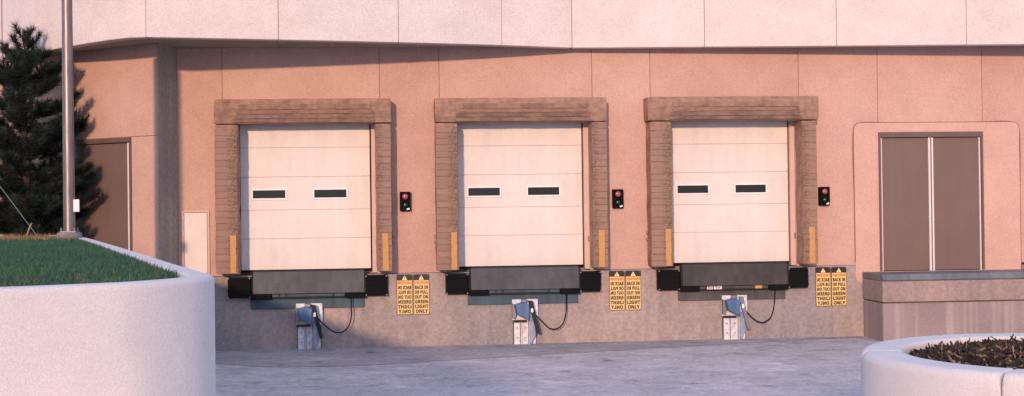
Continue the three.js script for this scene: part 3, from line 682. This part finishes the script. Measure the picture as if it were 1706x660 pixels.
// ------------------------------------------------------------------ pine
{
  const base = new THREE.Vector3(-7.40, LAWN, 0.12);
  const t = thing('pine_tree', 'young dark green pine behind the pole in the planter', 'tree', [base.x, base.y, base.z]);
  const trunkPts = [[0, -0.05, 0], [0.02, 0.8, 0.02], [-0.01, 1.7, 0], [0.01, 2.5, 0.01], [0.0, 2.95, 0]];
  const tc = new THREE.CatmullRomCurve3(trunkPts.map((p) => new THREE.Vector3(...p)));
  const tg = new THREE.TubeGeometry(tc, 24, 1, 8, false), tp = tg.attributes.position;
  for (let i = 0; i <= 24; i++) { const c = tc.getPointAt(i / 24), r = 0.062 * (1 - i / 24) + 0.008; for (let j = 0; j <= 8; j++) { const k = i * 9 + j; tp.setXYZ(k, c.x + (tp.getX(k) - c.x) * r, c.y + (tp.getY(k) - c.y) * r, c.z + (tp.getZ(k) - c.z) * r); } }
  tg.computeVertexNormals(); mesh('trunk', tg, M.bark, t);
  const branches = [], pos = [], vc = [];
  const tuft = (p, dir, len, n) => {
    const f = rnd() < 0.25 ? rr(1.5, 2.6) : rr(0.35, 1.0), yl = rr(0.9, 1.25);
    const d = dir.clone().normalize(), a = new THREE.Vector3(Math.abs(d.y) > 0.9 ? 1 : 0, Math.abs(d.y) > 0.9 ? 0 : 1, 0), u = a.clone().cross(d).normalize(), w = d.clone().cross(u);
    for (let k = 0; k < n; k++) {
      const al = rr(-0.09, 0.03), o = p.clone().addScaledVector(d, al), th = rr(0, 6.283), sp = rr(0.25, 1.15);
      const v = d.clone().multiplyScalar(Math.cos(sp)).addScaledVector(u, Math.sin(sp) * Math.cos(th)).addScaledVector(w, Math.sin(sp) * Math.sin(th));
      const l = len * rr(0.7, 1.15), tip = o.clone().addScaledVector(v, l), s = v.clone().cross(new THREE.Vector3(rr(-1, 1), rr(-1, 1), rr(-1, 1))).normalize().multiplyScalar(0.0038);
      pos.push(o.x - s.x, o.y - s.y, o.z - s.z, o.x + s.x, o.y + s.y, o.z + s.z, tip.x, tip.y, tip.z); for (let q = 0; q < 3; q++) vc.push(f * yl, f, f * 0.95);
    }
  };
  const whorls = [[0.04, 0.72, 10], [0.18, 0.8, 10], [0.42, 0.86, 10], [0.62, 0.92, 10], [0.84, 0.9, 10], [1.12, 0.62, 6], [1.30, 0.84, 10], [1.52, 0.84, 10], [1.72, 0.66, 9], [2.02, 0.40, 5], [2.16, 0.56, 9], [2.34, 0.50, 8], [2.5, 0.36, 7], [2.66, 0.26, 6], [2.82, 0.15, 5]];
  whorls.forEach(([y, R, n], wi) => {
    const a0 = rr(0, 6.28);
    for (let k = 0; k < n; k++) {
      const a = a0 + k / n * 6.283 + rr(-0.4, 0.4), r = R * rr(0.6, 1.14), droop = wi < 4 ? -0.02 : 0.03, lift = rr(0.12, 0.24) * (0.5 + r);
      const y0 = y + rr(-0.1, 0.1), P = (f) => new THREE.Vector3(Math.cos(a) * r * f, y0 + droop * f + lift * f * f, Math.sin(a) * r * f);
      const c = new THREE.CatmullRomCurve3([P(0), P(0.35), P(0.7), P(1)]);
      branches.push(new THREE.TubeGeometry(c, 5, 0.009, 5, false));
      const m = Math.max(2, Math.round(r * 9));
      for (let q = 0; q < m; q++) {
        const f = 1 - (q / m) * 0.72, p = P(f), dir = P(Math.min(1, f + 0.05)).sub(P(f - 0.05)).normalize().addScaledVector(new THREE.Vector3(0, 1, 0), 0.45);
        tuft(p, dir, 0.125, 84);
        if (r > 0.3) for (const s of [-1, 1]) {
          const side = new THREE.Vector3(-Math.sin(a) * s, 0.35, Math.cos(a) * s), off = rr(0.06, 0.17) * (1.2 - f * 0.5);
          const pp = p.clone().addScaledVector(side, off);
          if (rnd() < 0.92) { branches.push(new THREE.TubeGeometry(new THREE.LineCurve3(p, pp), 1, 0.004, 4, false)); tuft(pp, side.clone().addScaledVector(dir, 0.8), 0.12, 80); }
        }
      }
    }
  });
  tuft(new THREE.Vector3(0, 2.95, 0), new THREE.Vector3(0, 1, 0), 0.12, 70);
  for (let k = 0; k < 5; k++) tuft(new THREE.Vector3(rr(-0.06, 0.06), 2.88 + rr(-0.06, 0.05), rr(-0.06, 0.06)), new THREE.Vector3(rr(-0.5, 0.5), 1, rr(-0.5, 0.5)), 0.11, 50);
  mesh('branches', mergeGeometries(branches), M.bark, t);
  const g = new THREE.BufferGeometry(); g.setAttribute('position', new THREE.Float32BufferAttribute(pos, 3)); g.setAttribute('color', new THREE.Float32BufferAttribute(vc, 3)); g.computeVertexNormals();
  t.scale.setScalar(1.045);
  const crownM = leafM(col(0.007, 0.021, 0.013), 0.1); crownM.vertexColors = true;
  mesh('crown', g, crownM, t);
}
// guy wire and stake at the pine
tag(tube('guy_wire', [[-7.85, 3.26, 1.68], [-7.35, 2.53, 1.6], [-6.84, LAWN - 0.02, 1.45]], 0.0045, M.lightBlue, scene, 20, 5), 'thin guy wire slanting down to the grass beside the pine', 'wire');
tag(tube('wooden_stake', [[-6.84, LAWN - 0.05, 2.3], [-6.8, 1.9, 2.28], [-6.755, 2.02, 2.26]], 0.011, mat(col(0.34, 0.22, 0.14), 0.95), scene, 6, 6), 'short thin wooden stake in the dry grass by the pine', 'stake');

// ------------------------------------------------------------------ right planter with bark mulch
{
  const C = [2.33, 12.76], R = 1.27, T = 0.27, HR = 1.2, J0 = 134.3, N = 6;
  const t = thing('round_planter', 'round white precast concrete planter in the corner, filled with bark mulch', 'planter', [C[0], 0, C[1]]);
  for (let k = 0; k < N; k++) {
    const a0 = (J0 - k * 60) * D2R, gap = 0.0035, pts = [];
    const A = [gap, gap + 0.012]; for (let i = 1; i < 20; i++) A.push(i / 20 * 60 * D2R); A.push(60 * D2R - gap - 0.012, 60 * D2R - gap);
    for (const x of A) pts.push([R * Math.cos(a0 - x), R * Math.sin(a0 - x)]);
    mesh('precast_segment', sweep(pts, rimProfile(HR, T, 0.055, 0.9), false, 1, 0.014), M.planter, t);
  }
  const jg = new THREE.CylinderGeometry(R - 0.03, R - 0.03, HR - 0.06, 60, 1, true); jg.translate(0, (HR - 0.06) / 2, 0); mesh('joint_filler', jg, mat(col(0.3, 0.26, 0.25), 1), t);
  const sg = new THREE.CircleGeometry(R - T + 0.02, 40); sg.rotateX(-Math.PI / 2); sg.translate(0, 1.08, 0); mesh('soil', sg, M.soil, t);
  // bark chips
  const chip = new THREE.BoxGeometry(0.07, 0.01, 0.018, 3, 1, 1), cp = chip.attributes.position;
  for (let i = 0; i < cp.count; i++) { const x = cp.getX(i) / 0.035; cp.setXYZ(i, cp.getX(i), cp.getY(i) + 0.008 * x * x, cp.getZ(i) * (1 - 0.6 * Math.abs(x))); }
  chip.computeVertexNormals();
  const n = 7500, im = new THREE.InstancedMesh(chip, mat(new THREE.Color(1, 1, 1), 0.95), n), o = new THREE.Object3D();
  for (let i = 0; i < n; i++) {
    const r = (R - T - 0.015) * Math.sqrt(rnd()), a = rr(0, 6.283), mound = 0.10 * (1 - (r / (R - T)) ** 2);
    o.position.set(C[0] + r * Math.cos(a), 1.10 + mound + rr(-0.02, 0.03) + 0.02 * nz(64, 501)(r * 9 * Math.cos(a), r * 9 * Math.sin(a)), C[1] + r * Math.sin(a));
    o.rotation.set(rr(-0.6, 0.6), rr(0, 6.283), rr(-0.55, 0.55)); const s = rr(0.4, 1.15); o.scale.set(s * rr(0.7, 1.9), rr(0.5, 1.3), s * rr(0.45, 1.0)); o.updateMatrix(); im.setMatrixAt(i, o.matrix);
    const q = rnd(); im.setColorAt(i, q < 0.68 ? col(rr(0.010, 0.034), rr(0.007, 0.02), rr(0.005, 0.014)) : q < 0.9 ? col(rr(0.05, 0.10), rr(0.032, 0.06), rr(0.02, 0.038)) : col(rr(0.18, 0.30), rr(0.13, 0.2), rr(0.08, 0.12)));
  }
  im.name = 'bark_mulch'; im.castShadow = im.receiveShadow = true; im.userData = { kind: 'stuff', label: 'dark brown bark mulch filling the round planter', category: 'mulch' }; scene.add(im);
}

renderer.render(scene, camera);
